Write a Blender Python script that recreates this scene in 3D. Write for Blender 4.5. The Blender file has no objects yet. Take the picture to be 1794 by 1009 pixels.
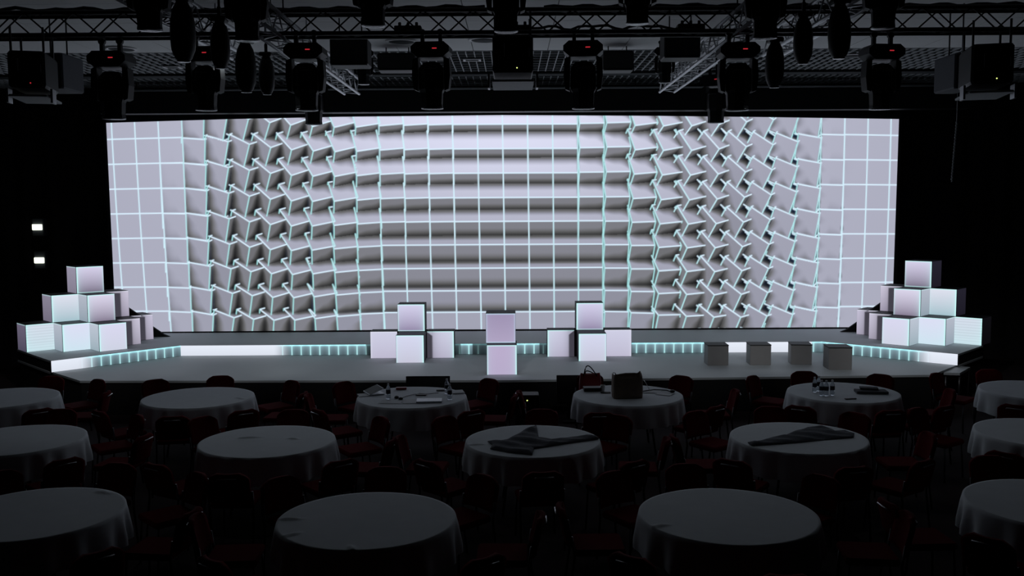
import bpy, math, random
import numpy as np
from mathutils import Vector, Matrix
C = bpy.context.scene.collection
PI = math.pi
# ---------------------------------------------------------------- camera
F = 1680.0; PITCH = math.radians(4.95); ROLL = math.radians(0.36)
CAM = np.array([0.0, 0.0, 3.375])
_f = np.array([0, math.cos(PITCH), -math.sin(PITCH)]); _r0 = np.array([1.0, 0, 0]); _u0 = np.array([0, math.sin(PITCH), math.cos(PITCH)])
_r = _r0*math.cos(ROLL)-_u0*math.sin(ROLL); _u = _u0*math.cos(ROLL)+_r0*math.sin(ROLL)
cd = bpy.data.cameras.new('camera'); cam = bpy.data.objects.new('camera', cd); C.objects.link(cam)
cd.sensor_width = 36; cd.lens = 36*F/1794; cd.clip_start = .05; cd.clip_end = 200
M = Matrix.Identity(4)
for i in range(3):
    M[i][0], M[i][1], M[i][2], M[i][3] = _r[i], _u[i], -_f[i], CAM[i]
cam.matrix_world = M
bpy.context.scene.camera = cam
def ray(px, py): return _f+_r*(px-897)/F-_u*(py-504.5)/F
def at(px, py, Y):                       # point of the photo's ray at depth Y
    d = ray(px, py); return CAM+d*(Y-CAM[1])/d[1]
def gz(px, py, z):                       # point of the photo's ray on the level z
    d = ray(px, py); return CAM+d*(z-CAM[2])/d[2]
def pix(p):
    q = np.array(p, float)-CAM; w = q@_f; return 897+F*(q@_r)/w, 504.5-F*(q@_u)/w
# ---------------------------------------------------------------- world, exposure
sc = bpy.context.scene
w = bpy.data.worlds.new('world'); sc.world = w; w.use_nodes = True
w.node_tree.nodes['Background'].inputs[0].default_value = (0, 0, 0, 1)
sc.view_settings.view_transform = 'Standard'; sc.view_settings.look = 'None'
sc.view_settings.exposure = 0.0; sc.view_settings.gamma = 1.0
sc.cycles.use_denoising = True
sc.cycles.max_bounces = 6
def spot(name, loc, to, power, size, blend=.6, col=(1, 1, 1), radius=.12):
    l = bpy.data.lights.new(name, 'SPOT'); l.energy = power; l.spot_size = math.radians(size); l.spot_blend = blend
    l.color = col; l.shadow_soft_size = radius
    o = bpy.data.objects.new(name, l); C.objects.link(o); o.location = loc
    o.rotation_euler = (Vector(to)-Vector(loc)).to_track_quat('-Z', 'Y').to_euler(); return o
# added fill light for the stage and the tables, set near truss fixtures
for hx, tx in ((-4.85, -7.4), (-3.72, -5.0), (-2.50, -3.0), (-.97, -1.0), (.87, 1.0), (2.73, 3.2), (4.48, 5.4), (4.50, 7.6)):
    spot('stage_fill_spot', (hx, 11.62, 4.38), (tx, 17.2, .6), 125, 36, .8, (.95, .97, 1.0), .07)
for sx in (-1, 1): spot('table_fill_spot', (sx*3.3, 11.95, 5.2), (sx*3.3, 9.2, .75), 13, 125, .9, (.85, .93, 1.0), .12)
# ---------------------------------------------------------------- materials
def lin(c):
    c = np.asarray(c, float)/255.0
    return np.where(c < .04045, c/12.92, ((c+.055)/1.055)**2.4)
def mat(name, col, rough=.7, metal=0.0, noise=0.0, scale=8.0, emit=None, strength=1.0, bump=0.0, trans=0.0, spec=.5, ior=1.45):
    m = bpy.data.materials.new(name); m.use_nodes = True; nt = m.node_tree; b = nt.nodes['Principled BSDF']
    b.inputs['Base Color'].default_value = (*col, 1); b.inputs['Roughness'].default_value = rough
    b.inputs['Metallic'].default_value = metal; b.inputs['Specular IOR Level'].default_value = spec
    b.inputs['IOR'].default_value = ior
    if trans: b.inputs['Transmission Weight'].default_value = trans
    if emit is not None:
        b.inputs['Emission Color'].default_value = (*emit, 1); b.inputs['Emission Strength'].default_value = strength
    if noise or bump:
        tc = nt.nodes.new('ShaderNodeTexCoord'); n = nt.nodes.new('ShaderNodeTexNoise'); n.inputs['Scale'].default_value = scale
        n.inputs['Detail'].default_value = 4; nt.links.new(tc.outputs['Object'], n.inputs['Vector'])
        if noise:
            r = nt.nodes.new('ShaderNodeMapRange'); r.inputs[3].default_value = 1-noise; r.inputs[4].default_value = 1+noise
            mx = nt.nodes.new('ShaderNodeMix'); mx.data_type = 'RGBA'; mx.blend_type = 'MULTIPLY'; mx.inputs[0].default_value = 1
            mx.inputs[6].default_value = (*col, 1)
            nt.links.new(n.outputs['Fac'], r.inputs[0]); nt.links.new(r.outputs[0], mx.inputs[7]); nt.links.new(mx.outputs[2], b.inputs['Base Color'])
        if bump:
            bp = nt.nodes.new('ShaderNodeBump'); bp.inputs['Strength'].default_value = bump; bp.inputs['Distance'].default_value = .01
            nt.links.new(n.outputs['Fac'], bp.inputs['Height']); nt.links.new(bp.outputs[0], b.inputs['Normal'])
    return m
def led_mat(name):
    m = bpy.data.materials.new(name); m.use_nodes = True; nt = m.node_tree; b = nt.nodes['Principled BSDF']
    a = nt.nodes.new('ShaderNodeVertexColor'); a.layer_name = 'Col'
    b.inputs['Base Color'].default_value = (.01, .01, .01, 1); b.inputs['Roughness'].default_value = .7
    b.inputs['Specular IOR Level'].default_value = .1
    nt.links.new(a.outputs['Color'], b.inputs['Emission Color']); b.inputs['Emission Strength'].default_value = 1.0
    return m
MT = dict(
 led=led_mat('led_pixels'),
 black=mat('black_paint', (.012, .012, .013), .55, noise=.2, scale=20),
 fixture=mat('black_plastic', (.007, .007, .0085), .5, spec=.3, noise=.15, scale=30),
 rim=mat('lens_rim', (.10, .10, .11), .25, metal=.8, noise=.1, scale=30),
 drape=mat('black_drape', (.016, .014, .017), .95, noise=.3, scale=3),
 deck=mat('stage_floor', (.51, .55, .57), .6, spec=.35, noise=.05, scale=1.5),
 skirt=mat('stage_skirt', (.008, .008, .009), .9, noise=.2, scale=6),
 boxtop=mat('cube_shell', (.035, .038, .042), .6, spec=.3, noise=.08, scale=9),
 stool=mat('stool_laminate', (.32, .31, .305), .6, noise=.06, scale=9),
 stooltop=mat('stool_top', (.06, .06, .06), .6, noise=.1, scale=9),
 alu=mat('aluminium', (.55, .56, .58), .38, metal=.7, noise=.15, scale=25),
 darkalu=mat('black_truss', (.02, .02, .022), .45, metal=.4, noise=.2, scale=25),
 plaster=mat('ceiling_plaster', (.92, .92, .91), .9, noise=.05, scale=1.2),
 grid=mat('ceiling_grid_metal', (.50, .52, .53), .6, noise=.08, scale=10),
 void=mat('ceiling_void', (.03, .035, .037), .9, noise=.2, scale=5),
 cloth=mat('white_tablecloth', (.85, .89, .92), .9, noise=.05, scale=5, bump=.25),
 wood=mat('plywood', (.25, .17, .10), .7, noise=.15, scale=12),
 steel=mat('dark_steel', (.08, .08, .085), .35, metal=.8, noise=.1, scale=30),
 chrome=mat('chair_chrome', (.5, .5, .52), .3, metal=.9, noise=.1, scale=30),
 red=mat('red_velour', (.11, .005, .008), .95, spec=.08, noise=.25, scale=40),
 carpet=mat('dark_carpet', (.020, .009, .010), .95, noise=.6, scale=2.2),
 greycloth=mat('grey_fabric', (.085, .09, .105), .9, noise=.15, scale=30, bump=.4),
 silver=mat('laptop_aluminium', (.42, .44, .47), .4, metal=.5, noise=.04, scale=30),
 paper=mat('paper', (.75, .76, .78), .8, noise=.04, scale=20),
 brown=mat('brown_paper', (.20, .15, .115), .8, noise=.2, scale=14, bump=.3),
 leather=mat('red_leather', (.28, .02, .025), .45, noise=.15, scale=20),
 plastic=mat('clear_plastic', (.80, .86, .92), .12, noise=.03, scale=20, trans=.75, ior=1.3),
 label=mat('dark_label', (.012, .012, .03), .5, noise=.1, scale=30),
 white=mat('white_plastic', (.7, .7, .7), .4, noise=.03, scale=30),
 ledred=mat('red_display', (.02, 0, 0), .5, noise=.05, emit=(.45, .02, .03), strength=1),
 ledgreen=mat('green_indicator', (.1, .1, .02), .5, noise=.05, emit=(.75, .9, .25), strength=1.4),
 lamp=mat('lamp_diffuser', (.2, .2, .2), .5, noise=.02, emit=(.95, 1.0, .80), strength=1.6),
 greybox=mat('grey_housing', (.06, .066, .085), .6, noise=.1, scale=8),
)
# ---------------------------------------------------------------- mesh builder
class MB:
    def __init__(s): s.v = []; s.f = []; s.smooth = []
    def add(s, vs, fs, smooth=False):
        n = len(s.v); s.v += [tuple(map(float, v)) for v in vs]; s.f += [tuple(n+i for i in f) for f in fs]; s.smooth += [smooth]*len(fs); return s
    def box(s, a, b, R=None, o=(0, 0, 0), ch=0.0):
        (x0, y0, z0), (x1, y1, z1) = a, b
        ch = min(ch, (x1-x0)*.3, (y1-y0)*.3, (z1-z0)*.3)
        if ch <= 0:
            vs = [(x, y, z) for z in (z0, z1) for x, y in ((x0, y0), (x1, y0), (x1, y1), (x0, y1))]
            fs = [(0, 3, 2, 1), (4, 5, 6, 7), (0, 1, 5, 4), (1, 2, 6, 5), (2, 3, 7, 6), (3, 0, 4, 7)]
        else:
            def ring(z, i):
                return [(x0+i+ch, y0+i, z), (x1-i-ch, y0+i, z), (x1-i, y0+i+ch, z), (x1-i, y1-i-ch, z), (x1-i-ch, y1-i, z), (x0+i+ch, y1-i, z), (x0+i, y1-i-ch, z), (x0+i, y0+i+ch, z)]
            vs = ring(z0, ch*.6)+ring(z0+ch, 0)+ring(z1-ch, 0)+ring(z1, ch*.6); fs = [tuple(range(7, -1, -1)), tuple(range(24, 32))]
            for k in range(3):
                for i in range(8): fs.append((k*8+i, k*8+(i+1) % 8, k*8+8+(i+1) % 8, k*8+8+i))
        if R is not None: vs = [tuple(np.array(R) @ np.array(v)+np.array(o)) for v in vs]
        elif any(o): vs = [tuple(np.array(v)+np.array(o)) for v in vs]
        return s.add(vs, fs)
    def tube(s, pts, r, n=8, closed=False):
        pts = [np.array(p, float) for p in pts]; vs = []; fs = []; m = len(pts)
        rr = r if hasattr(r, '__len__') else [r]*m
        for i, p in enumerate(pts):
            a = pts[(i-1) % m] if (i or closed) else p; b = pts[(i+1) % m] if (i < m-1 or closed) else p
            t = b-a; t = t/(np.linalg.norm(t)+1e-12); h = np.array([0, 0, 1.0]) if abs(t[2]) < .9 else np.array([1.0, 0, 0])
            e = np.cross(t, h); e /= np.linalg.norm(e); g = np.cross(e, t)
            vs += [p+rr[i]*(math.cos(2*PI*k/n)*e+math.sin(2*PI*k/n)*g) for k in range(n)]
        for i in range(m if closed else m-1):
            j = (i+1) % m
            for k in range(n): fs.append((i*n+k, i*n+(k+1) % n, j*n+(k+1) % n, j*n+k))
        if not closed: fs += [tuple(range(n-1, -1, -1)), tuple(range((m-1)*n, m*n))]
        return s.add(vs, fs, True)
    def lathe(s, prof, n=20, o=(0, 0, 0), R=None, sx=1.0, sy=1.0, phase=0.0):
        vs = []; fs = []; m = len(prof)
        for r, z in prof:
            for k in range(n):
                a = 2*PI*k/n+phase; v = np.array([r*math.cos(a)*sx, r*math.sin(a)*sy, z])
                if R is not None: v = np.array(R) @ v
                vs.append(v+np.array(o))
        for i in range(m-1):
            for k in range(n): fs.append((i*n+k, i*n+(k+1) % n, (i+1)*n+(k+1) % n, (i+1)*n+k))
        fs += [tuple(range(n-1, -1, -1)), tuple(range((m-1)*n, m*n))]
        return s.add(vs, fs, n > 12)
    def prism(s, poly, z0, z1):
        n = len(poly); a = sum(poly[i][0]*poly[(i+1) % n][1]-poly[(i+1) % n][0]*poly[i][1] for i in range(n))
        if a < 0: poly = poly[::-1]
        vs = [(p[0], p[1], z0) for p in poly]+[(p[0], p[1], z1) for p in poly]
        fs = [tuple(range(n-1, -1, -1)), tuple(range(n, 2*n))]+[(i, (i+1) % n, n+(i+1) % n, n+i) for i in range(n)]
        return s.add(vs, fs)
    def build(s, name, m, parent=None, loc=None):
        me = bpy.data.meshes.new(name); me.from_pydata(s.v, [], s.f)
        if any(s.smooth): me.polygons.foreach_set('use_smooth', s.smooth)
        me.materials.append(MT[m] if isinstance(m, str) else m); me.update()
        o = bpy.data.objects.new(name, me); C.objects.link(o)
        if parent is not None: o.parent = parent
        if loc is not None: o.location = loc
        return o
def RZ(a): c, s = math.cos(a), math.sin(a); return np.array([[c, -s, 0], [s, c, 0], [0, 0, 1.0]])
def RX(a): c, s = math.cos(a), math.sin(a); return np.array([[1, 0, 0], [0, c, -s], [0, s, c]])
def tag(o, label, cat=None, group=None, kind=None):
    if label: o['label'] = label
    if cat: o['category'] = cat
    if group: o['group'] = group
    if kind: o['kind'] = kind
    return o
def thing(name, label, cat, loc=(0, 0, 0), rz=0.0, group=None, kind=None):
    o = bpy.data.objects.new(name, None); C.objects.link(o); o.location = tuple(map(float, loc)); o.rotation_euler = (0, 0, rz)
    o.empty_display_size = .1
    return tag(o, label, cat, group, kind)
KIDS = {}
def copy_tree(o, parent=None):
    c = o.copy(); C.objects.link(c)
    if parent is not None: c.parent = parent
    for ch in list(o.children): copy_tree(ch, c)
    return c
def led_grid(name, P00, P10, P11, P01, nu, nv, fn, parent=None):
    """flat LED surface: P00 lower left .. P11 upper right, fn(u, v) -> linear rgb arrays"""
    u, v = np.meshgrid(np.linspace(0, 1, nu), np.linspace(0, 1, nv))
    P00, P10, P11, P01 = [np.array(p, float)[None, None] for p in (P00, P10, P11, P01)]
    U, V = u[..., None], v[..., None]
    P = P00*(1-U)*(1-V)+P10*U*(1-V)+P11*U*V+P01*(1-U)*V
    return colour_mesh(name, P, fn(u, v), parent)
def colour_mesh(name, P, col, parent=None):
    nv, nu = P.shape[:2]
    i = np.arange(nv*nu).reshape(nv, nu)
    q = np.stack([i[:-1, :-1], i[:-1, 1:], i[1:, 1:], i[1:, :-1]], -1).reshape(-1, 4)
    me = bpy.data.meshes.new(name); me.vertices.add(nv*nu); me.vertices.foreach_set('co', P.reshape(-1).astype(np.float32))
    me.loops.add(q.size); me.loops.foreach_set('vertex_index', q.reshape(-1).astype(np.int32))
    me.polygons.add(len(q)); me.polygons.foreach_set('loop_start', np.arange(0, q.size, 4, dtype=np.int32))
    me.update(calc_edges=True)
    a = me.color_attributes.new('Col', 'FLOAT_COLOR', 'POINT')
    c4 = np.concatenate([np.clip(col, 0, 4), np.ones(col.shape[:2]+(1,))], -1)
    a.data.foreach_set('color', c4.reshape(-1).astype(np.float32))
    me.materials.append(MT['led']); o = bpy.data.objects.new(name, me); C.objects.link(o)
    if parent is not None: o.parent = parent
    return o
def sstep(a, b, x): t = np.clip((x-a)/(b-a), 0, 1); return t*t*(3-2*t)
# ---------------------------------------------------------------- LED wall content
KD = 5.7e-8
HM = np.array([[4.42828852e+01, 6.62294409e-01, -7.25150083e+02],
               [-2.89095239e-01, 4.46952563e+01, -2.69644495e+02],
               [3.23621069e-04, 4.32208828e-03, 1.0]])
def lattice_point(u, v):
    h = HM @ np.array([u, v, 1.0]); q = h[:2]/h[2]
    return q*(1-KD*(q@q)) + np.array([897, 504.5])
ROW0 = {2: (0, 0, 0), 3: (.12, .15, .08), 4: (.15, .32, .25), 5: (.26, .52, .367), 6: (.42, .67, .47), 7: (.56, .83, .53),
        8: (.64, .956, .60), 9: (.719, 1.093, .643), 10: (.755, 1.251, .677), 11: (.736, 1.348, .689),
        20: (.589, 1.247, .706), 21: (.646, 1.04, .77), 22: (.605, .862, .786), 23: (.56, .69, .756), 24: (.48, .55, .68),
        25: (.37, .42, .60), 26: (.292, .26, .505), 27: (.229, .15, .341), 28: (.13, .09, .15), 29: (.02, .01, .01), 30: (0, 0, 0)}
ROW4 = {1: (0, 0, 0), 2: (.07, .10, .04), 3: (.17, .31, .15), 4: (.26, .53, .28), 5: (.41, .74, .38), 6: (.54, .90, .45), 7: (.61, 1.05, .51),
        8: (.64, 1.24, .52), 9: (.62, 1.38, .535), 
        21: (.495, 1.299, .598), 22: (.527, 1.10, .65), 23: (.49, .90, .665), 24: (.46, .70, .63), 25: (.40, .53, .57),
        26: (.29, .39, .49), 27: (.21, .22, .36), 28: (.145, .12, .20), 29: (.06, .04, .04), 30: (.0, .0, .0)}
ALPHA = [27, 31.7, 35.8, 39.6, 42.6, 47.4, 53.9, 58.9, 66.8, 79, 86]     # rows -2..8, degrees
def rot(w):
    t = np.linalg.norm(w)+1e-12; k = w/t
    X = np.array([[0, -k[2], k[1]], [k[2], 0, -k[0]], [-k[1], k[0], 0]])
    return np.eye(3)+np.sin(t)*X+(1-np.cos(t))*X@X
def log_rot(R):
    t = np.arccos(np.clip((np.trace(R)-1)/2, -1, 1))
    return t/(2*np.sin(t)+1e-12)*np.array([R[2, 1]-R[1, 2], R[0, 2]-R[2, 0], R[1, 0]-R[0, 1]])
def mid_w(r):
    a = np.radians(ALPHA[r+2]); s, c = np.sin(a), np.cos(a)
    return log_rot(np.array([[0, 0, 1], [c, s, 0], [-s, c, 0]]))
def table(tab, row, lo, hi):
    ks = dict(tab)
    for k in range(lo, hi+1): ks[k] = mid_w(row)
    xs = sorted(ks); V = np.array([ks[x] for x in xs], float)
    return [np.array([np.interp(c, xs, V[:, i]) for i in range(3)]) for c in range(-1, 34)]
T0 = table(ROW0, 0, 14, 18); T4 = table(ROW4, 4, 11, 19)
def turn(c, r):
    w0, w4 = T0[c+1], T4[c+1]
    g = np.interp(c, [4, 10, 20, 27], [0, 1, 1, 0])
    if r <= 0: return w0+g*(mid_w(r)-mid_w(0))
    if r > 4: return w4+g*(mid_w(r)-mid_w(4))
    return w0+(w4-w0)*r/4+g*(mid_w(r)-mid_w(0)-(mid_w(4)-mid_w(0))*r/4)
def wall_picture(x0, x1, y0, y1):
    W, H = x1-x0, y1-y0
    zb = np.full((H, W), 9.0); sh = np.zeros((H, W)); kind = np.zeros((H, W), int)
    yy, xx = np.mgrid[0:H, 0:W]
    light = np.array([0.0, -np.sin(.36), -np.cos(.36)])
    edges = []
    for c in range(-1, 33):
        for r in range(-2, 9):
            cen = lattice_point(c+.5, r+.5)
            J = np.stack([lattice_point(c+1, r+.5)-lattice_point(c, r+.5), lattice_point(c+.5, r+1)-lattice_point(c+.5, r)], 1)
            R = rot(turn(c, r)); ax = R.T
            ix0, ix1 = int(max(0, cen[0]-x0-40)), int(min(W, cen[0]-x0+41)); iy0, iy1 = int(max(0, cen[1]-y0-40)), int(min(H, cen[1]-y0+41))
            if ix1 <= ix0 or iy1 <= iy0: continue
            gx = xx[iy0:iy1, ix0:ix1]+x0-cen[0]; gy = yy[iy0:iy1, ix0:ix1]+y0-cen[1]
            for k in range(3):
                for sgn in (-1, 1):
                    n = ax[k]*sgn
                    if n[2] >= -1e-3: continue
                    a, b = ax[(k+1) % 3], ax[(k+2) % 3]
                    M = np.stack([J@a[:2], J@b[:2]], 1); o = J@(n[:2]*.5); Mi = np.linalg.inv(M)
                    s = Mi[0, 0]*(gx-o[0])+Mi[0, 1]*(gy-o[1]); t = Mi[1, 0]*(gx-o[0])+Mi[1, 1]*(gy-o[1])
                    z = n[2]*.5+s*a[2]+t*b[2]
                    zz = zb[iy0:iy1, ix0:ix1]
                    m = (abs(s) <= .507) & (abs(t) <= .507) & (z < zz)
                    zz[m] = z[m]
                    l = max(0, n@light)
                    sh[iy0:iy1, ix0:ix1][m] = .15+.50*l*l
                    kind[iy0:iy1, ix0:ix1][m] = k+1
            for k in range(3):
                a, b = ax[(k+1) % 3], ax[(k+2) % 3]
                for sa in (-1, 1):
                    for sb in (-1, 1):
                        o = .5*sa*a+.5*sb*b
                        t = np.linspace(-.5, .5, 61)[:, None]
                        P = o+t*ax[k]; q = cen-[x0, y0]+P[:, :2]@J.T
                        steep = abs((J@ax[k][:2])[1])/(np.linalg.norm(J@ax[k][:2])+1e-9)
                        edges.append(np.concatenate([q, P[:, 2:], np.full((61, 1), steep)], 1))
    # valleys are darker: depth against its neighbourhood
    def blur(a, n):
        p = np.pad(a, ((n, n), (n, n)), mode='edge'); k = 2*n+1
        cs = np.cumsum(np.pad(p, ((1, 0), (0, 0))), 0); p = (cs[k:]-cs[:-k])/k
        cs = np.cumsum(np.pad(p, ((0, 0), (1, 0))), 1); return (cs[:, k:]-cs[:, :-k])/k
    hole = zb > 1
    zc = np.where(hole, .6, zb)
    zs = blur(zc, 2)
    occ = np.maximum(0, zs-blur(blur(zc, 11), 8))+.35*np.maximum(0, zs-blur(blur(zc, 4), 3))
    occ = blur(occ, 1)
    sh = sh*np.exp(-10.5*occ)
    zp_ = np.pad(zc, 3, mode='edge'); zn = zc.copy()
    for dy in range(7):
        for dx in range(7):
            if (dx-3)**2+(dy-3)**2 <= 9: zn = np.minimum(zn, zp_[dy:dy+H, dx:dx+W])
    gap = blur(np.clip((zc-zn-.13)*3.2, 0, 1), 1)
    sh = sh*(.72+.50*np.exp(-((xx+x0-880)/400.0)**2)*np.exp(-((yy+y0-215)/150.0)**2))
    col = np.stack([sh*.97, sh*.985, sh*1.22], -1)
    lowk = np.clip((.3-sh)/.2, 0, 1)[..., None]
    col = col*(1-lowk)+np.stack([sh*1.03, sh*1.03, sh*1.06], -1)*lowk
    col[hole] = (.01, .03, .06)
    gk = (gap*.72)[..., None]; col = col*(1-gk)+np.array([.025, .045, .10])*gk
    E = np.concatenate(edges)
    xi = np.clip(np.round(E[:, 0]).astype(int), 0, W-1); yi = np.clip(np.round(E[:, 1]).astype(int), 0, H-1)
    zp = np.pad(zb, 2, mode='edge'); zm = np.full_like(zb, -9)
    for dy in range(1, 4):
        for dx in range(1, 4): zm = np.maximum(zm, np.where(zp[dy:dy+H, dx:dx+W] > 1, -9, zp[dy:dy+H, dx:dx+W]))
    zm = np.where(zm < -1, 9, zm)
    ok = (E[:, 0] > -2) & (E[:, 0] < W+1) & (E[:, 1] > -2) & (E[:, 1] < H+1) & (E[:, 2] <= zm[yi, xi]+.045)
    E = E[ok]
    line = np.zeros((H, W)); stp = np.zeros((H, W))
    bx, by = np.floor(E[:, 0]).astype(int), np.floor(E[:, 1]).astype(int)
    for dy in range(-2, 4):
        for dx in range(-2, 4):
            X, Y = bx+dx, by+dy; g = (X >= 0) & (X < W) & (Y >= 0) & (Y < H)
            d = np.hypot(X-E[:, 0], Y-E[:, 1]); v = np.clip(1.55-d, 0, 1)
            np.maximum.at(line, (Y[g], X[g]), v[g]); np.maximum.at(stp, (Y[g], X[g]), (v*E[:, 3])[g])
    tint = np.clip(stp/np.maximum(line, 1e-6), 0, 1)
    flat = np.exp(-((np.minimum(abs(xx+x0-225), abs(xx+x0-1530)))/100.0)**6)
    mid = np.exp(-((xx+x0-835)/185.0)**4)
    cy = np.clip((tint-.75)*4, 0, 1)*(1-np.clip(flat+mid, 0, 1)*.8)
    lc = np.stack([.74-.32*cy, .92-.05*cy, 1.06-.18*cy], -1)
    dots = 1-.30*cy[..., 0]*(((yy+y0) % 2) == 0) if cy.ndim == 3 else 1-.30*cy*(((yy+y0) % 2) == 0)
    line = line*dots
    col = col*(1-line[..., None])+lc*line[..., None]
    # LED columns of slanted steep edges break up into dots
    return col
# ---------------------------------------------------------------- the room
H1, H2, YS, ZC = .57, .77, 19.8, 5.86
XW, YB, YF = 12.6, 20.5, -3.0
def struct(name, mb, m, label=None):
    o = mb.build(name, m); o['kind'] = 'structure'
    if label: o['label'] = label
    return o
struct('floor', MB().box((-XW, YF, -.1), (XW, YB, 0)), 'carpet', 'dark red patterned carpet of the ballroom')
def drape_wall(name, x0, y0, x1, y1, m='drape'):
    L = math.hypot(x1-x0, y1-y0); n = int(L/.07); dx, dy = (x1-x0)/L, (y1-y0)/L
    a = []
    for i in range(n+1):
        t = L*i/n; off = .035*math.sin(t*13)+.02*math.sin(t*7.3+1)
        a.append((x0+dx*t-dy*off, y0+dy*t+dx*off))
    vs = [(x, y, 0) for x, y in a]+[(x, y, ZC+.4) for x, y in a]
    return struct(name, MB().add(vs, [(i, i+1, n+2+i, n+1+i) for i in range(n)], True), m)
drape_wall('wall_back', -XW, YB, XW, YB); drape_wall('wall_left', -XW, YF, -XW, YB); drape_wall('wall_right', XW, YF, XW, YB)
struct('wall_front', MB().box((-XW, YF-.1, 0), (XW, YF, ZC+.4)), 'drape')
# plain panelled ceiling up to the eggcrate zones
mb = MB(); pw = 1.2
YE = 15.75
x = -XW
mb2 = MB()  # panels out of view, coloured dark to lessen light bounced onto the cloths
for i in range(int(2*XW/pw)):
    for j in range(int((YE-YF)/1.25)):
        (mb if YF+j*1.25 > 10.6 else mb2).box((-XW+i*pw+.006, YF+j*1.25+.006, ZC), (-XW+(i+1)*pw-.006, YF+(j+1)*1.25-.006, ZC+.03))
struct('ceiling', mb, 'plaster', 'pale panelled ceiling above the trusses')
struct('trim_4', mb2, 'void', 'unseen ceiling panels over the audience, darkened to cut bounce light')
struct('trim_1', MB().box((-XW, YF, ZC+.24), (XW, YB, ZC+.3)), 'void')
mb = MB()
for y0, y1 in ((15.78, 18.15), (18.55, 20.3)):
    for i in range(int(2*XW/.138)):
        x = -XW+.138*i; mb.box((x-.007, y0, ZC-.01), (x+.007, y1, ZC+.02))
    k = 0
    while y0+k*.29 <= y1: mb.box((-XW, y0+k*.29-.006, ZC-.004), (XW, y0+k*.29+.006, ZC+.018)); k += 1
struct('trim_2', mb, 'grid', 'open eggcrate grid ceiling over the stage')
struct('trim_3', MB().box((-XW, 18.18, ZC-.05), (XW, 18.52, ZC+.2)), 'void')
# header box over the screen with a pale pipe on its upper edge
v = thing('header_panel', 'long black header running above the LED wall', 'header', (0, 19.4, 0))
x0, x1 = at(172, 160, 19.3)[0], at(1705, 160, 19.3)[0]
MB().box((x0, -.05, 5.235), (x1, .25, 5.66), ch=.01).build('fascia', 'black', v)
MB().tube([(x0, -.07, 5.685), (x1, -.07, 5.685)], .022).build('pipe', 'grid', v)
for hx in (-7.5, -2.5, 2.5, 7.5): MB().tube([(hx, .1, 5.655), (hx, .1, ZC+.2)], .012, 8).build('hanging_rod', 'steel', v)
# ---------------------------------------------------------------- LED wall
t = thing('led_wall', 'huge wide LED wall glowing with twisting grey tiles and white lines', 'LED wall', (0, YS, 0))
X0, X1, Y0, Y1 = 183, 1580, 198, 586
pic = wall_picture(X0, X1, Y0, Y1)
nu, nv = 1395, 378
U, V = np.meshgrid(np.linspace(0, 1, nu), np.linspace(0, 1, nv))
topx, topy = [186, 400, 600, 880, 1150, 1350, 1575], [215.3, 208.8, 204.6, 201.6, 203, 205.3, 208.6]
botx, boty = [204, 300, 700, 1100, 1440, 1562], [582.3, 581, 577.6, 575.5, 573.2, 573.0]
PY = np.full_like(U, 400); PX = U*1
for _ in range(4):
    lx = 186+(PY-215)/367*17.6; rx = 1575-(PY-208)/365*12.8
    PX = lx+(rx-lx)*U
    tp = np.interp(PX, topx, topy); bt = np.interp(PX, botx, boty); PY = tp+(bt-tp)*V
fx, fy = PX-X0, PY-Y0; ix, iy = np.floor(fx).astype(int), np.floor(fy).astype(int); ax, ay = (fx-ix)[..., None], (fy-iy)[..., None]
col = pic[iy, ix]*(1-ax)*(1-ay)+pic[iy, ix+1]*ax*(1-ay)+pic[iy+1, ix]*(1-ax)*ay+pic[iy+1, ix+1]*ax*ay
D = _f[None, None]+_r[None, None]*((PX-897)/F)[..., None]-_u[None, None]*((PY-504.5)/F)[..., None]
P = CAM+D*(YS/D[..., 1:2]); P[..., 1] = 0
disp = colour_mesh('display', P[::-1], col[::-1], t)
lo, hi = P[..., 2].min(), P[..., 2].max(); xa, xb = P[..., 0].min(), P[..., 0].max()
mb = MB().box((xa-.06, .015, lo-.02), (xb+.06, .16, hi+.04))
mb.build('cabinet', 'black', t)
MB().box((xa-.03, -.006, 0), (xb+.03, .014, lo+.004)).build('bottom_bezel', 'black', t)
MB().box((xa-.06, .02, 0), (xb+.06, .16, lo-.025)).build('base_frame', 'black', t)
# ---------------------------------------------------------------- stage
pA, pB, pC, pD = gz(88.3, 632, H2), gz(316, 605, H2), gz(1440, 598, H2), gz(1679, 620, H2)
pE, pG = gz(1722.6, 605, H2), gz(30, 612, H2)
up = [pG, pA, pB, pC, pD, pE, np.array([pE[0]+.05, 19.76, 0]), np.array([pG[0]-.05, 19.76, 0])]
up = [(p[0], p[1]) for p in up]
t = thing('upper_stage', 'raised grey rear stage deck under the LED wall', 'stage', (0, 0, H1))
MB().prism(up, .165, H2-H1).build('deck_floor', 'deck', t)
MB().prism([(x*.9995, y+.01) for x, y in up], 0.002, .163).build('fascia', 'skirt', t)
l0, l1, l2, l3, l4 = gz(88.3, 650.5, H1), gz(140, 667, H1), gz(890, 666, H1), gz(1633.7, 656.5, H1), gz(1678, 638.8, H1)
l1 = np.array([l1[0], l1[1], 0]); 
low = [(pG[0], pG[1]), (pA[0]-.01, pA[1]), (l0[0], l0[1]), (l1[0], l1[1]), (l2[0], l2[1]), (l3[0], l3[1]), (l4[0], l4[1]), (pD[0]+.01, pD[1]), (pE[0], pE[1]), (pE[0]+.05, 19.76), (pG[0]-.05, 19.76)]
t = thing('lower_stage', 'grey front stage deck one step lower than the rear deck', 'stage', (0, 0, 0))
MB().prism(low, H1-.035, H1).build('deck_floor', 'deck', t)
cx = np.mean([p[0] for p in low]); 
MB().prism([(cx+(x-cx)*.998, y+.012) for x, y in low], 0, H1-.037).build('skirt', 'skirt', t)
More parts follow.
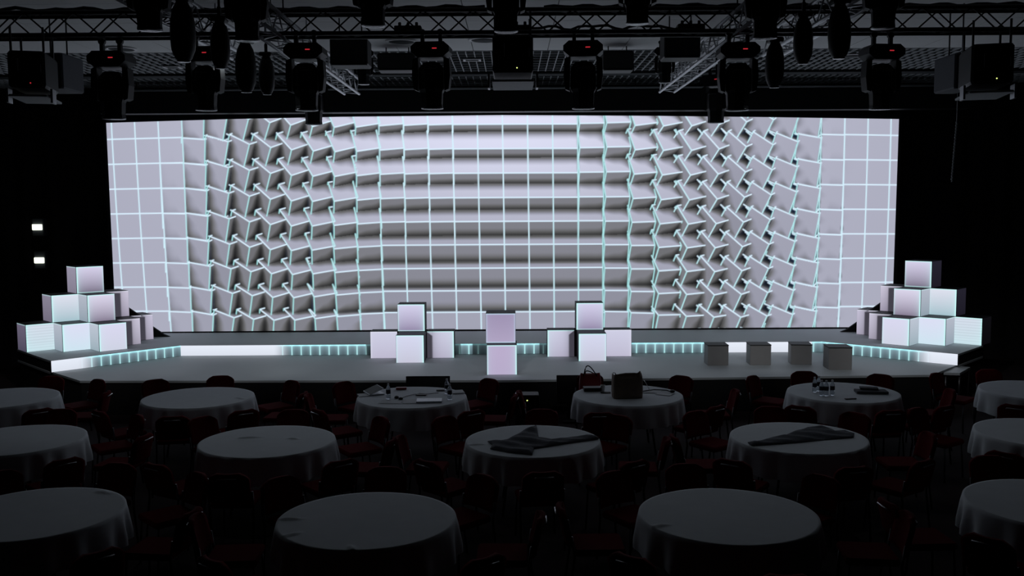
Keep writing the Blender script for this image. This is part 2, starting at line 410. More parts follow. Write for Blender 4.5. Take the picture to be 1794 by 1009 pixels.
# tread at the right-hand corner
q = [gz(1647, 652.5, H1-.03), gz(1675, 640.8, H1-.03), gz(1700, 643, H1-.03), gz(1681.6, 653.5, H1-.03)]
q[0] += np.array([.06, 0, 0]); q[1] += np.array([.05, 0, 0])
t = thing('stage_step', 'small grey step platform at the right corner of the front stage', 'step', (0, 0, 0))
MB().prism([(p[0], p[1]) for p in q], H1-.07, H1-.03).build('tread', 'deck', t)
for p in q:
    c = sum(q)/4; p = p+(c-p)*.15; MB().tube([(p[0], p[1], 0), (p[0], p[1], H1-.07)], .02).build('leg', 'steel', t)
# ---------------------------------------------------------------- LED risers
def riser_fn(x0px, x1px, zones, pitch, phase, vmul=1.0):
    """zones: list of (px from, px to) that are solid white, the rest is a lit tile pattern"""
    def fn(u, v):
        px = x0px+(x1px-x0px)*u
        base = lin((112, 134, 144))*(.5+0.9*v[..., None]**1.5); base = base+lin((150, 235, 240))*(sstep(.72, 1, v)**2)[..., None]*.9
        k = (px-phase)/pitch; d = np.abs(k-np.round(k))*pitch
        ln = np.clip(1.5-d, 0, 1)[..., None]; glow = np.exp(-d/2.6)[..., None]*.35
        c = base*(1+glow)+lin((150, 230, 235))*glow*.5; c = c*(1-ln*.85)+lin((190, 245, 248))*ln*.85
        wt = np.zeros_like(px)
        for a, b, s in zones: wt = np.maximum(wt, sstep(a-s, a+.01, px)*(1-sstep(b, b+s+.01, px)))
        off = np.maximum.reduce([sstep(640, 643, px)*(1-sstep(806, 809, px)), sstep(827, 829, px)*(1-sstep(902, 905, px)), sstep(944, 946, px)*(1-sstep(1104, 1108, px))])[..., None]  # shadows of the cubes, painted into the strip's colour
        c = c*(1-off*.8); wt = wt[..., None]; top = (1-sstep(.0, .12, v)*0)[..., None]  # off: mask of the painted cube shadows
        return c*(1-wt)+(lin((226, 232, 244))*(.93+.12*v[..., None]))*wt
    return fn
def riser(label, a, b, pa, pb, zones, pitch, phase, n):
    a = np.array(a[:2]); b = np.array(b[:2]); d = (b-a)/np.linalg.norm(b-a); nrm = np.array([d[1], -d[0]]); o = nrm*.03
    t = thing('led_riser', label, 'LED strip', (a[0], a[1], H1), 0, 'LED strips on the step between the two decks')
    L = np.linalg.norm(b-a); R = np.array([[d[0], -d[1], 0], [d[1], d[0], 0], [0, 0, 1.0]])
    MB().box((0, -.027, .003), (L, -.004, H2-H1-.002), R=R).build('housing', 'black', t)
    f = lambda s, z: R @ np.array([s, -.03, z])
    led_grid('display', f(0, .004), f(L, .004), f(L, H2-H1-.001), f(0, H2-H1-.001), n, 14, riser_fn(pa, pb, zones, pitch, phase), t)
riser('glowing LED strip slanting along the left wing of the stage step', pA, pB, 88.3, 316, [(80, 130, 40)], 16.2, 138, 460)
t_ = riser('long glowing LED strip along the middle of the stage step', pB, pC, 316, 1440, [(300, 478, 35), (1262, 1420, 3)], 16.3, 495.5, 1800)
riser('glowing LED strip slanting along the right wing of the stage step', pC, pD, 1440, 1679, [(1640, 1690, 40)], 16.4, 1451, 460)
# ---------------------------------------------------------------- cubes
S = .5
def shade(top, bot, edge, le=0, re=0, te=1, be=0, lines=0.0, dark=None, cy=0.0):
    """content of one cube face: vertical gradient, glowing edges, optional scan lines and painted cube shadow"""
    def fn(u, v):
        V = v[..., None]; U_ = u[..., None]
        c = lin(top)*V**.8+lin(bot)*(1-V**.8)
        if cy: c = c*(1-cy*U_)+lin((190, 240, 240))*cy*U_*1.05
        e = np.maximum.reduce([le*sstep(.07, .01, u), re*sstep(.93, .99, u), te*sstep(.95, .995, v), be*sstep(.05, .005, v)])[..., None]
        g = np.maximum.reduce([le*np.exp(-u*9), re*np.exp(-(1-u)*9)])[..., None]*.35
        c = c*(1-g)+lin(edge)*g; c = c*(1-e)+lin(edge)*e
        if lines: c = c*(1-lines*(np.sin(v*62)[..., None] > .2))
        if dark is not None:     # neighbouring cube's shadow painted into the face, as (side, width, drop)
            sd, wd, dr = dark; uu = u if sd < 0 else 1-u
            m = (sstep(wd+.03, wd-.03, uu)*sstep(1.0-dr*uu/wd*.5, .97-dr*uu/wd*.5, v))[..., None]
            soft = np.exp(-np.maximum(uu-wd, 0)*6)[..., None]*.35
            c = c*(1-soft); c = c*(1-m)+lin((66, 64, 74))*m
        return c
    return fn
def cube(label, loc, rz, front, left=None, right=None, group=None, s=S, name='led_cube', dp=S):
    t = thing(name, label, 'cube', loc, rz, group)
    MB().box((-s/2, -s/2, 0), (s/2, -s/2+dp, s), ch=.004).build('shell', 'boxtop', t)
    h = s/2; e = .003; a, b = .004, s-.004
    led_grid('front_display', (-h+a, -h-e, a), (h-a, -h-e, a), (h-a, -h-e, b), (-h+a, -h-e, b), 40, 40, front, t)
    if left: led_grid('side_display', (-h-e, h-a, a), (-h-e, -h+a, a), (-h-e, -h+a, b), (-h-e, h-a, b), 24, 40, left, t)
    if right: led_grid('side_display', (h+e, -h+a, a), (h+e, h-a, a), (h+e, h-a, b), (h+e, -h+a, b), 24, 40, right, t)
    return t
CY = (200, 250, 250); LI = (208, 205, 226); WH = (222, 224, 240)
def corner_place(px, py, z, rz, corner=(-1, -1)):     # location of the base centre when that bottom corner shows at (px, py)
    p = gz(px, py, z); o = RZ(rz) @ np.array([corner[0]*S/2, corner[1]*S/2, 0]); return (p[0]-o[0], p[1]-o[1], z)
def pyramid(side):
    G = 'LED cubes piled on the left wing' if side < 0 else 'LED cubes piled on the right wing'
    sd = 'left' if side < 0 else 'right'; m = lambda x: x
    psi = math.radians(43)*(-side)                     # left pile turns its front towards the hall centre
    if side < 0: P3 = gz(174.5, 616.5, H2)            # outer-front bottom corner of the nearest inner cube
    else: P3 = gz(1592.5, 606.5, H2)
    o = RZ(psi) @ np.array([side*S/2, -S/2, 0]); c3 = np.array([P3[0]-o[0], P3[1]-o[1]])
    DX, DY = .660*side, .655
    pos = lambda i, j: (c3[0]+i*DX, c3[1]+j*DY)
    inner = -1 if side > 0 else 1                     # which u side is the inner edge on the front face
    fl = dict(le=1, re=.3) if side < 0 else dict(le=.3, re=1)
    side_fn = lambda a, b: shade(a, b, CY, te=.5, le=0, re=0)
    outer = lambda k: (lambda fn: dict(left=fn) if side < 0 else dict(right=fn))(k)
    out_face = [side_fn((150, 144, 164), (128, 122, 140)), side_fn((176, 182, 196), (140, 156, 168)), side_fn((186, 194, 208), (150, 170, 180)), side_fn((104, 96, 116), (76, 72, 90)), side_fn((136, 130, 148), (112, 106, 124))]
    if side > 0: dk = shade((36, 34, 46), (28, 26, 36), (36, 34, 46), te=0); out_face[0] = dk; out_face[4] = dk; out_face[3] = shade((14, 13, 17), (10, 9, 12), (14, 13, 17), te=0)
    cyv = .35
    def put(i, j, tier, what, front, k):
        x, y = pos(i, j)
        cube(f'{what} of the {sd} cube pyramid', (x, y, H2+S*tier+.001*tier), psi, front, group=G, **outer(out_face[k]))
    shadow_wedge = dict(dark=((-1 if side < 0 else 1), .69, .12))  # shadow of the cube in front, painted on the rear faces
    put(2, 0, 0, 'outermost bottom LED cube with scan lines, front side', shade((214, 222, 236), (200, 226, 234), CY, lines=.10, **fl), 3)
    put(1, 0, 0, 'middle bottom LED cube, front side', shade((220, 222, 244), (205, 228, 240), CY, **fl), 1)
    put(0, 0, 0, 'front corner bottom LED cube', shade((218, 216, 240), (205, 210, 226), CY, **fl), 2)
    put(0, 1, 0, 'bottom LED cube just behind the front corner', shade((205, 200, 220), (165, 160, 178), WH, **shadow_wedge), 2)
    put(0, 2, 0, 'hindmost bottom LED cube beside the screen', shade((200, 196, 218), (170, 164, 184), WH, **shadow_wedge), 2)
    put(1.5, .5, 1, 'outer middle-tier LED cube', shade((222, 224, 238), (160, 190, 200), CY, **fl), 4)
    put(.5, .5, 1, 'front middle-tier LED cube', shade((220, 214, 236), (128, 118, 140), CY, te=1, **fl), 1)
    put(.5, 1.5, 1, 'rear middle-tier LED cube beside the screen', shade((208, 202, 222), (160, 154, 174), WH, **shadow_wedge), 1)
    put(1, 1, 2, 'single top LED cube', shade((214, 208, 234), (110, 102, 122), CY, be=.7, **fl), 0)
    # black blocks that carry the upper cubes from behind
    w_ = .30
    for i, j, z1, lab, br in ((1.5, .64, S, 'outer', None), (.5, .64, S, 'front', None), (.5, 1.52, S, 'rear', S), (1, 1.12, 2*S, 'tall middle', None), (0, 2.5, .30, 'low hindmost', 0)):
        t = thing('support_block', f'{lab} black support behind the {sd} cube pyramid', 'support', (c3[0]+i*DX, c3[1]+j*DY, H2), 0, f'black supports behind the {sd} cube pyramid')
        MB().box((-w_/2, -w_/2, 0), (w_/2, w_/2, z1-.002), ch=.006).build('block_body', 'skirt', t)
        if br is not None:
            x, y, z = (0, .0, br) if br == 0 else (-.0, .17, 0.0); zz = 0 if br == 0 else S-.03; sx = -side
            x0_ = sx*.10 if br == 0 else sx*.10
            MB().add([(x0_, y-.03, zz+.005), (x0_+sx*.46, y-.03, zz+.005), (x0_+sx*.34, y-.03, zz+.05), (x0_, y-.03, zz+.29), (x0_, y+.03, zz+.005), (x0_+sx*.46, y+.03, zz+.005), (x0_+sx*.34, y+.03, zz+.05), (x0_, y+.03, zz+.29)],
                 [(0, 1, 2, 3), (7, 6, 5, 4), (0, 4, 5, 1), (1, 5, 6, 2), (2, 6, 7, 3), (3, 7, 4, 0)]).build('brace', 'skirt', t)
pyramid(-1); pyramid(1)
def front_place(pxl, pxr, py, z):        # frontal cube whose bottom front edge shows from pxl to pxr
    a, b = gz(pxl, py, z), gz(pxr, py, z); return ((a[0]+b[0])/2, (a[1]+b[1])/2+S/2, z)
for sd, xs in (('left', dict(f=(693.7, 743.6, 635.8), l=(649.3, 697, 627.7), r=(748, 796, 627.2), t=(697.7, 746.5, 578.5))),
               ('right', dict(f=(1013, 1063, 632.7), l=(959, 1007, 626), r=(1058, 1105.8, 623.5), t=(1008.4, 1055.8, 575.8)))):
    G = f'LED cubes of the {sd} cluster on the front stage'
    inn = dict(le=.4, re=1) if sd == 'left' else dict(le=1, re=.4)
    cube(f'front LED cube of the {sd} stage cluster', front_place(*xs['f'], H1), 0, shade((214, 216, 240), (196, 196, 214), CY, **inn), group=G)
    lw = shade((206, 206, 228), (188, 184, 206), WH, le=.5) if sd == 'left' else shade((206, 206, 228), (180, 176, 198), CY, le=.9, dark=(1, .2, .3))  # the dark argument paints the front cube's shadow on the inner cube
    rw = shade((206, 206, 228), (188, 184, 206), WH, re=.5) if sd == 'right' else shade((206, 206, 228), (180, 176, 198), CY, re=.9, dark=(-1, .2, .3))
    fl_ = front_place(*xs['l'], H1); fr_ = front_place(*xs['r'], H1); ym = (fl_[1]+fr_[1])/2; ff = front_place(*xs['f'], H1)
    ym = max(ym, ff[1]+S+.01)
    cube(f'left rear LED cube of the {sd} stage cluster', (fl_[0], ym, H1), 0, lw, group=G, dp=.33)
    cube(f'right rear LED cube of the {sd} stage cluster', (fr_[0], ym, H1), 0, rw, group=G, dp=.33)
    tp = front_place(*xs['t'], H1+S)
    cube(f'top LED cube of the {sd} stage cluster', (tp[0], ym, H1+S), 0, shade((212, 208, 236), (140, 128, 160), CY, be=.6, **inn), group=G, dp=.40)
    xm = (fl_[0]+fr_[0])/2; wgap = (fr_[0]-fl_[0]-S)-.012
    t = thing('support_block', f'black block carrying the top cube of the {sd} stage cluster', 'block', (xm, ym-S/2+.18, H1))
    MB().box((-wgap/2, -.15, 0), (wgap/2, .15, S-.002), ch=.005).build('block_body', 'skirt', t)
G = 'stacked pair of LED cubes at centre stage'
b = front_place(852.3, 906.6, 656.7, H1); tpc = front_place(851.3, 903.5, 600.8, H1+S)
cube('lower LED cube of the lilac centre stack', b, 0, shade((186, 172, 204), (182, 170, 200), CY, le=.5, re=.9), group=G)
cube('upper LED cube of the lilac centre stack', tpc, 0, shade((158, 146, 178), (176, 164, 194), (190, 215, 235), le=.4, re=.4, be=1), group=G)
# unlit stools
for k, (xl, xr, yb, s_, rz, lab) in enumerate(((1243, 1278, 640.4, .36, -.02, 'leftmost grey box stool on the front stage'),
        (1317.9, 1353, 639.8, .36, -.05, 'second grey box stool from the left on the stage'),
        (1391.5, 1425.6, 638.8, .355, -.14, 'third grey box stool, just left of the larger one'),
        (1457.4, 1494.3, 648, .385, -.08, 'rightmost and nearest grey box stool on the stage'))):
    a, b2 = gz(xl, yb, H1), gz(xr, yb, H1); w_ = s_
    t = thing('box_stool', lab, 'stool', ((a[0]+b2[0])/2-.02, a[1]+w_/2, H1), rz, 'grey box stools at stage right')
    MB().box((-w_/2, -w_/2, 0), (w_/2, w_/2, s_-.022), ch=.006).build('stool_body', 'stool', t)
    MB().box((-w_/2-.004, -w_/2-.004, s_-.02), (w_/2+.004, w_/2+.004, s_), ch=.006).build('seat_panel', 'stooltop', t)
# lamps on the dark drape at the left
for py, lab in ((398, 'upper greenish white lamp on the dark left drape'), (456, 'lower greenish white lamp on the dark left drape')):
    p = at(66 if py < 420 else 69.5, py, 20.3)
    t = thing('wall_lamp', lab, 'lamp', (p[0], p[1], p[2]), 0, 'lamps on the left drape')
    MB().box((-.13, 0, -.19), (.13, .16, .19), ch=.02).build('housing', 'greybox', t)
    MB().box((-.105, -.04, -.062), (.105, -.001, .062), ch=.022).build('diffuser', 'lamp', t)
# ---------------------------------------------------------------- trusses
def truss(label, a, b, w_, m, name='truss', r=.024, brace=.011, pitch=.29, group=None):
    """box truss from a to b (centre line), square section w_"""
    a, b = np.array(a, float), np.array(b, float); L = np.linalg.norm(b-a); d = (b-a)/L
    side = np.cross(d, [0, 0, 1.0]); side /= np.linalg.norm(side); up_ = np.cross(side, d); h = w_/2
    t = thing(name, label, 'truss', tuple(a), 0, group)
    cs = [(-h, -h), (h, -h), (h, h), (-h, h)]
    for u, v in cs:
        o = side*u+up_*v; MB().tube([o, o+d*L], r, 10).build('chord', m, t)
    mb = MB(); n = int(L/pitch)
    for k in range(4):
        u0, v0 = cs[k]; u1, v1 = cs[(k+1) % 4]; A_, B_ = side*u0+up_*v0, side*u1+up_*v1
        for i in range(n):
            p, q = (A_, B_) if i % 2 == 0 else (B_, A_)
            mb.tube([p+d*(i*L/n), q+d*((i+1)*L/n)], brace, 5)
    mb.build('lattice', m, t)
    for f_ in (.08, .36, .64, .92):
        o = d*L*f_+side*h; MB().tube([o+up_*h, (o[0], o[1], ZC+.2-a[2])], .009, 6).build('hanging_rod', m, t)
    return t
YT = 11.6
ft = truss('long black lighting truss spanning the hall across the upper frame', (-9.5, YT, 5.525), (9.5, YT, 5.525), .26, 'darkalu', r=.026, brace=.010, group=None)
nt_ = truss('nearest black lighting truss along the top edge of the view', (-7.5, 8.35, 5.69), (7.5, 8.35, 5.69), .26, 'darkalu')
truss('bright aluminium truss running back to the header, left of centre', (-2.83, 10.5, 5.50), (-2.83, 17.3, 5.49), .26, 'alu')
truss('bright aluminium truss running back to the header, right of centre', (2.78, 10.5, 5.50), (2.78, 17.3, 5.49), .26, 'alu')
truss('outer left aluminium truss running back from the front truss', (-3.75, 9.2, 5.56), (-3.75, 13.6, 5.56), .26, 'alu')
truss('outer right aluminium truss running back from the front truss', (3.65, 9.2, 5.56), (3.65, 13.6, 5.56), .26, 'alu')
rnd = random.Random(4)
def cable_run(label, x0, x1, y, z, sag, r, n=60):
    pts = []
    for i in range(n+1):
        x = x0+(x1-x0)*i/n; pts.append((x, y+.02*math.sin(i*.9), z+sag*abs(math.sin(i*.37+x))*(.5+.5*math.sin(i*.13))+.012*math.sin(i*1.7)))
    tag(MB().tube(pts, r, 6).build('cable', 'fixture'), label, 'cable', 'cables laid along the front truss')
cable_run('thick black cable laid along the left half of the front truss top', -7.2, -.3, YT-.05, 5.690, .022, .022)
cable_run('thick black cable laid along the right half of the front truss top', .4, 7.2, YT-.05, 5.690, .022, .022)
cable_run('black cable draped inside the front truss right of centre', .1, 2.2, YT-.06, 5.43, .05, .016, 24)
for px, lab in ((905, 'small junction box on the front truss near the centre projector'), (715, 'dark splitter box lying in the front truss left of centre'), (1210, 'dark splitter box lying in the front truss right of centre')):
    p = at(px, 45, YT); t = thing('junction_box', lab, 'junction box', (p[0], YT, 5.422), 0, 'boxes lying in the front truss')
    MB().box((-.16, -.07, 0), (.16, .07, .07), ch=.01).build('case', 'fixture', t)
    for dx in (-.1, 0, .1): MB().lathe([(.018, 0), (.018, .045), (.012, .05)], 10, o=(dx, 0, .068)).build('socket', 'fixture', t)
# ---------------------------------------------------------------- moving heads
def mh_template():
    t = thing('moving_head', 'x', 'stage light')
    # origin at the top of the base
    for sx in (-1, 1):
        mb = MB().box((sx*.11-.022, -.03, .0), (sx*.11+.022, .03, .10), ch=.006); mb.lathe([(.035, -.03), (.042, -.02), (.042, .02), (.035, .03)], 12, o=(sx*.11, 0, .13), R=RX(PI/2) @ RZ(0)).build('clamp', 'fixture', t)
    v = [(-.17, 0), (.17, 0), (.235, -.055), (.235, -.12), (.15, -.19), (-.15, -.19), (-.235, -.12), (-.235, -.055)]
    n = 8; vs = [(x, -.15, z) for x, z in v]+[(x, .15, z) for x, z in v]
    MB().add(vs, [tuple(range(n)), tuple(range(2*n-1, n-1, -1))]+[((i+1) % n, i, n+i, n+(i+1) % n) for i in range(n)]).build('base', 'fixture', t)
    MB().box((.03, -.156, -.088), (.085, -.150, -.076)).build('display', 'ledred', t)
    for sx in (-1, 1):
        pr = [(sx*.155, -.17), (sx*.225, -.20), (sx*.235, -.40), (sx*.215, -.56), (sx*.165, -.58), (sx*.16, -.35)]
        vs = [(x, -.075, z) for x, z in pr]+[(x, .075, z) for x, z in pr]
        MB().add(vs, [tuple(range(6)) if sx > 0 else tuple(range(5, -1, -1)), tuple(range(11, 5, -1)) if sx > 0 else tuple(range(6, 12))]+[((i+1) % 6, i, 6+i, 6+(i+1) % 6) for i in range(6)]).build('yoke_arm', 'fixture', t)
    hd = MB().lathe([(.10, -.235), (.158, -.30), (.165, -.42), (.162, -.56), (.14, -.60), (.132, -.74), (.138, -.785)], 8, phase=PI/8).build('head', 'fixture', t)
    MB().lathe([(.136, -.792), (.136, -.780), (.11, -.780), (.11, -.792)], 24).build('lens_rim', 'rim', hd)
    hn = MB().tube([(-.075, -.15, -.34), (-.06, -.165, -.325), (.06, -.165, -.325), (.075, -.15, -.34)], .006, 6).build('handle', 'rim', hd)
    return t
def osc_template():
    t = thing('wash_light', 'x', 'stage light')
    MB().box((-.02, -.02, 0), (.02, .02, .12), ch=.004).build('clamp', 'fixture', t)
    MB().box((-.09, -.09, -.06), (.09, .09, .0), ch=.02).build('base', 'fixture', t)
    MB().lathe([(.05, -.055), (.088, -.13), (.11, -.24), (.115, -.38), (.105, -.50), (.075, -.575), (.05, -.60)], 20, sy=1.1).build('head', 'fixture', t)
    MB().lathe([(.060, -.606), (.060, -.596), (.045, -.596), (.045, -.606)], 18).build('lens_rim', 'rim', t)
    return t
mh0, os0 = mh_template(), osc_template(); used = {}
def hang(src, px, yt, yb, Y, label, group, rz=0.0, hh=.79):
    t = src if src.name not in used else copy_tree(src)
    used[src.name] = 1
    s_ = (yb-yt)*Y/F/hh; p = at(px, yt, Y)
    t.location = tuple(p); t.rotation_euler = (0, 0, rz); t.scale = (s_, s_, s_); tag(t, label, 'stage light', group)
    if abs(Y-YT) > .01 and abs(Y-8.35) > .01: MB().tube([(0, 0, -.01), (0, 0, (ZC+.2-p[2])/s_)], .016, 8).build('drop_pipe', 'steel', t)
    return t
GM = 'moving head lights under the front truss'
for px, yt, yb, lab in ((195, 92, 205, 'leftmost big moving head light, hanging left of the screen corner'),
        (358, 84, 190, 'big moving head light above the left grid columns of the screen'),
        (535, 78, 190, 'big moving head light above the twisted tiles, left of centre'),
        (756, 76, 187, 'big moving head light left of the centre projector'),
        (1022, 74, 187, 'big moving head light right of the centre projector'),
        (1293, 77, 190, 'big moving head light above the twisted tiles, right of centre'),
        (1545, 80, 188, 'rightmost big moving head light near the screen corner')):
    hang(mh0, px, yt, yb, YT, lab, GM, rz=rnd.uniform(-.12, .12))
def extra(src, px, yt, yb, Y, lab, grp, hh=.79, rz=0.0): return hang(src, px, yt, yb, Y, lab, grp, rz, hh)
GL = 'long low-hanging lights before the header'
extra(mh0, 548, 132, 216, 16.6, 'moving head dipping over the screen top, left of centre', GL, rz=.6)
extra(mh0, 1255, 132, 213, 16.6, 'moving head dipping over the screen top, right of centre', GL, rz=-.6)
GF = 'smaller moving heads behind the front truss'
extra(mh0, 636, 88, 146, 14.0, 'smaller moving head below the big black box left of centre', GF, rz=.2)
extra(mh0, 1165, 84, 143, 14.0, 'smaller moving head below the big black box right of centre', GF, rz=-.2)
GW = 'slim oval wash lights'
for px, yt, yb, Y, lab in ((429, 66, 158, 10.4, 'slim oval light left, hanging between two moving heads'),
        (466, 92, 163, 12.6, 'small slim light beside the left aluminium truss'),
        (1358, 66, 150, 10.4, 'slim oval light right of the fourth big moving head'),
        (1408, 22, 108, 9.6, 'upper slim light right of centre, its rim catching light'),
        (1472, -2, 98, 9.2, 'largest dark oval light near the right moving head'),
        (318, -8, 103, 9.0, 'largest dark oval light near the upper left'),
        (384, 30, 116, 9.6, 'slim light with a bright rim above the left moving heads')):
    extra(os0, px, yt, yb, Y, lab, GW, hh=.60)
GN = 'big lights hanging from the nearest truss'
for px, yt, yb, lab in ((258, -75, 47, 'big light cut by the top edge at upper left'), (430, -55, 66, 'big light cut by the top edge over the left truss'),
        (652, -78, 40, 'big light cut by the top edge left of centre'), (886, -68, 50, 'big light cut by the top edge at the centre'),
        (1117, -80, 36, 'big light cut by the top edge right of centre'), (1342, -56, 62, 'big light cut by the top edge over the right truss'),
        (1550, -72, 44, 'big light cut by the top edge at upper right')):
    extra(mh0, px, yt, yb, 8.35, lab, GN, rz=rnd.uniform(-.2, .2))
# ---------------------------------------------------------------- projectors, speakers
def projector(px0, px1, y0, y1, Y, lab, rz, led, glint=True):
    a, b = at(px0, y1, Y), at(px1, y0, Y); w_ = (b[0]-a[0]); h = b[2]-a[2]; cx = (a[0]+b[0])/2
    t = thing('projector', lab, 'projector', (cx, Y+.3, a[2]), rz, 'projectors hanging from the front truss')
    MB().box((-w_/2, -.3, 0), (w_/2, .45, h), ch=.03).build('case', 'fixture', t)
    mb = MB()
    for i in range(8): mb.box((-w_*.3, -.306, h*.25+i*h*.055), (w_*.3, -.300, h*.25+i*h*.055+.006))
    mb.build('vent', 'black', t)
    for dx, hh_, r in ((-w_*.21, .13, .006), (w_*.40, .08, .004)):
        MB().tube([(dx, -.308, h*.42), (dx, -.318, h*.45), (dx, -.318, h*.42+hh_), (dx, -.308, h*.45+hh_)], r, 6).build('handle', 'alu' if glint else 'rim', t)
    MB().lathe([(.008, 0), (.007, .006), (.003, .009)], 10, o=(w_*.10, -.302, h*.12), R=RX(PI/2)).build('indicator', led, t)
    for sx in (-1, 1):
        MB().tube([(sx*w_*.44, -.2, h), (sx*w_*.44, -.2, h+.28)], .014, 6).build('hanger', 'steel', t)
        MB().tube([(sx*w_*.44, .3, h), (sx*w_*.44, .3, h+.28)], .014, 6).build('hanger', 'steel', t)
    # shelf below with bright bar
    MB().box((-w_*.52, -.28, -.10), (w_*.52, .55, -.075), ch=.006).build('shelf', 'grid', t)
    for sx in (-1, 1): MB().box((sx*w_*.6-.012, -.2, -.16), (sx*w_*.6+.012, .0, .0)).build('bracket', 'alu', t)
    return t
projector(863, 934, 60, 127, 11.0, 'black projector hanging at the centre with a yellow green light', 0, 'ledgreen')
projector(5, 62, 88, 153, 11.0, 'black projector at the far left with a reddish light', .25, 'ledred')
projector(1716, 1788, 75, 146, 11.0, 'black projector at the far right with a green light', -.25, 'ledgreen')
# grey sided cases behind the outer projectors
for px0, px1, lab in ((62, 108, 'bluish grey case beside the far left projector'), (1672, 1714, 'dark grey case beside the far right projector')):
    a, b = at(px0, 155, 12.0), at(px1, 92, 12.0); w_ = b[0]-a[0]; h = b[2]-a[2]
    t = thing('equipment_case', lab, 'case', ((a[0]+b[0])/2, 12.3, a[2]), 0)
    MB().box((-w_/2, -.3, 0), (w_/2, .3, h), ch=.02).build('case_body', 'greybox', t)
    MB().tube([(-w_*.3, -.3, h*.5), (-w_*.3, -.33, h*.52), (w_*.1, -.33, h*.52), (w_*.1, -.3, h*.5)], .008, 6).build('handle', 'rim', t)
    for sx in (-.3, .3): MB().tube([(sx*w_, 0, h), (sx*w_, 0, ZC+.2-a[2])], .01, 6).build('hanger', 'steel', t)
def speaker(px0, px1, y0, y1, Y, lab, grp):
    a, b = at(px0, y1, Y), at(px1, y0, Y); w_ = b[0]-a[0]; h = b[2]-a[2]
    t = thing('hanging_speaker', lab, 'loudspeaker', ((a[0]+b[0])/2, Y+.2, a[2]), 0, grp)
    MB().box((-w_/2, -.2, 0), (w_/2, .2, h), ch=.02).build('cabinet', 'fixture', t)
    MB().box((-w_/2+.03, -.208, .03), (w_/2-.03, -.2, h-.03)).build('grille', 'black', t)
    for sx in (-.3, .3): MB().tube([(sx*w_, 0, h-.01), (sx*w_, 0, ZC+.2-a[2])], .01, 6).build('hanger', 'steel', t)
speaker(578, 643, 66, 114, 12.8, 'tall black box hanging above the smaller left moving head', 'tall black boxes under the trusses')
speaker(1164, 1228, 54, 101, 12.8, 'tall black box hanging above the smaller right moving head', 'tall black boxes under the trusses')
speaker(661, 727, 92, 123, 15.2, 'flat black box left of the centre projector', 'flat black boxes before the grid ceiling')
speaker(1057, 1111, 88, 123, 15.2, 'flat black box right of the centre projector', 'flat black boxes before the grid ceiling')
# round recessed ceiling lights and small vents
for px, py, lab in ((703, 72, 'dark round ceiling light in a pale ring left of centre'), (212, 85, 'dark round ceiling light in a pale ring at far left'),
                    (848, 69, 'dark round ceiling light partly behind the centre projector'), (1490, 97, 'dark round ceiling light in a pale ring at far right')):
    p = gz(px, py, ZC-.005)
    t = thing('ceiling_light', lab, 'ceiling light', tuple(p), 0, 'round ceiling lights')
    MB().lathe([(.24, 0), (.24, -.015), (.20, -.02), (.19, 0)], 32).build('ring', 'white', t)
    MB().lathe([(.19, -.004), (.19, -.012), (.02, -.012)], 32).build('reflector', 'void', t)
for px, py, lab in ((827, 104, 'small white ceiling vent left of the centre projector'), (302, 117, 'small white ceiling vent at the left over the grid')):
    p = gz(px, py, ZC-.02); t = thing('ceiling_vent', lab, 'vent', tuple(p), 0, 'small ceiling vents')
    mb = MB()
    for a, b in (((-.15, -.12, -.02), (.15, -.08, 0)), ((-.15, .08, -.02), (.15, .12, 0)), ((-.15, -.08, -.02), (-.11, .08, 0)), ((.11, -.08, -.02), (.15, .08, 0))): mb.box(a, b)
    mb.build('frame', 'white', t); MB().box((-.11, -.08, -.01), (.11, .08, -.002)).build('insert', 'void', t)
# pale chain hanging right of the screen
a, b = at(1676, 212, 18.6), at(1667, 316, 18.6)
mb = MB(); n = 40
for i in range(n):
    z = a[2]+(b[2]-a[2])*i/n; x = a[0]+(b[0]-a[0])*i/n; mb.tube([(x, 18.6, z), (x+(.012 if i % 2 else -.012), 18.6, z-.03), (x, 18.6, z-.055)], .009, 5)
mb.tube([(a[0], 18.6, a[2]), (a[0], 18.6, ZC)], .004, 5)
tag(mb.build('hanging_chain', 'grid'), 'thin pale chain hanging down right of the screen', 'chain')
# ---------------------------------------------------------------- tables
TZ, TR = .75, .75
TABLES = [ # key, px, py, short name, label of the cloth
 ('a1', 1, 697, 'the left-edge table, stage row', 'white cloth on the table cut by the left edge, row nearest stage'),
 ('a2', 347.5, 696, 'the bare table, stage row', 'plain white cloth on the empty left table nearest the stage'),
 ('a3', 721.5, 695.5, 'the laptop table', 'white cloth on the table crowded with laptops and bottles'),
 ('a4', 1100, 692, 'the brown bag table', 'white cloth on the table holding the brown paper bag'),
 ('a5', 1477, 687, 'the five-bottle table', 'white cloth on the table with five water bottles'),
 ('a6', 1818, 683.5, 'the right-edge table, stage row', 'white cloth on the table cut by the right edge, row nearest stage'),
 ('b1', 27, 770, 'the left-edge table, middle row', 'white cloth on the table cut by the left edge, middle row'),
 ('b2', 468.5, 772, 'the bare table, middle row', 'plain white cloth on the empty left table of the middle row'),
 ('b3', 933.5, 771.5, 'the crumpled-fabric table', 'white cloth on the middle table with crumpled grey fabric'),
 ('b4', 1398.5, 766, 'the flat-fabric table', 'white cloth on the right middle table with flat grey fabric'),
 ('b5', 1832, 758, 'the right-edge table, middle row', 'white cloth on the table cut by the right edge, middle row'),
 ('c1', 58, 898, 'the nearest left-edge table', 'white cloth on the nearest table cut by the left edge'),
 ('c2', 643, 908.5, 'the nearest table left of centre', 'white cloth on the large nearest table left of centre'),
 ('c3', 1275, 901, 'the nearest table right of centre', 'white cloth on the large nearest table right of centre'),
 ('c4', 1852, 882, 'the nearest right-edge table', 'white cloth on the nearest table cut by the right edge')]
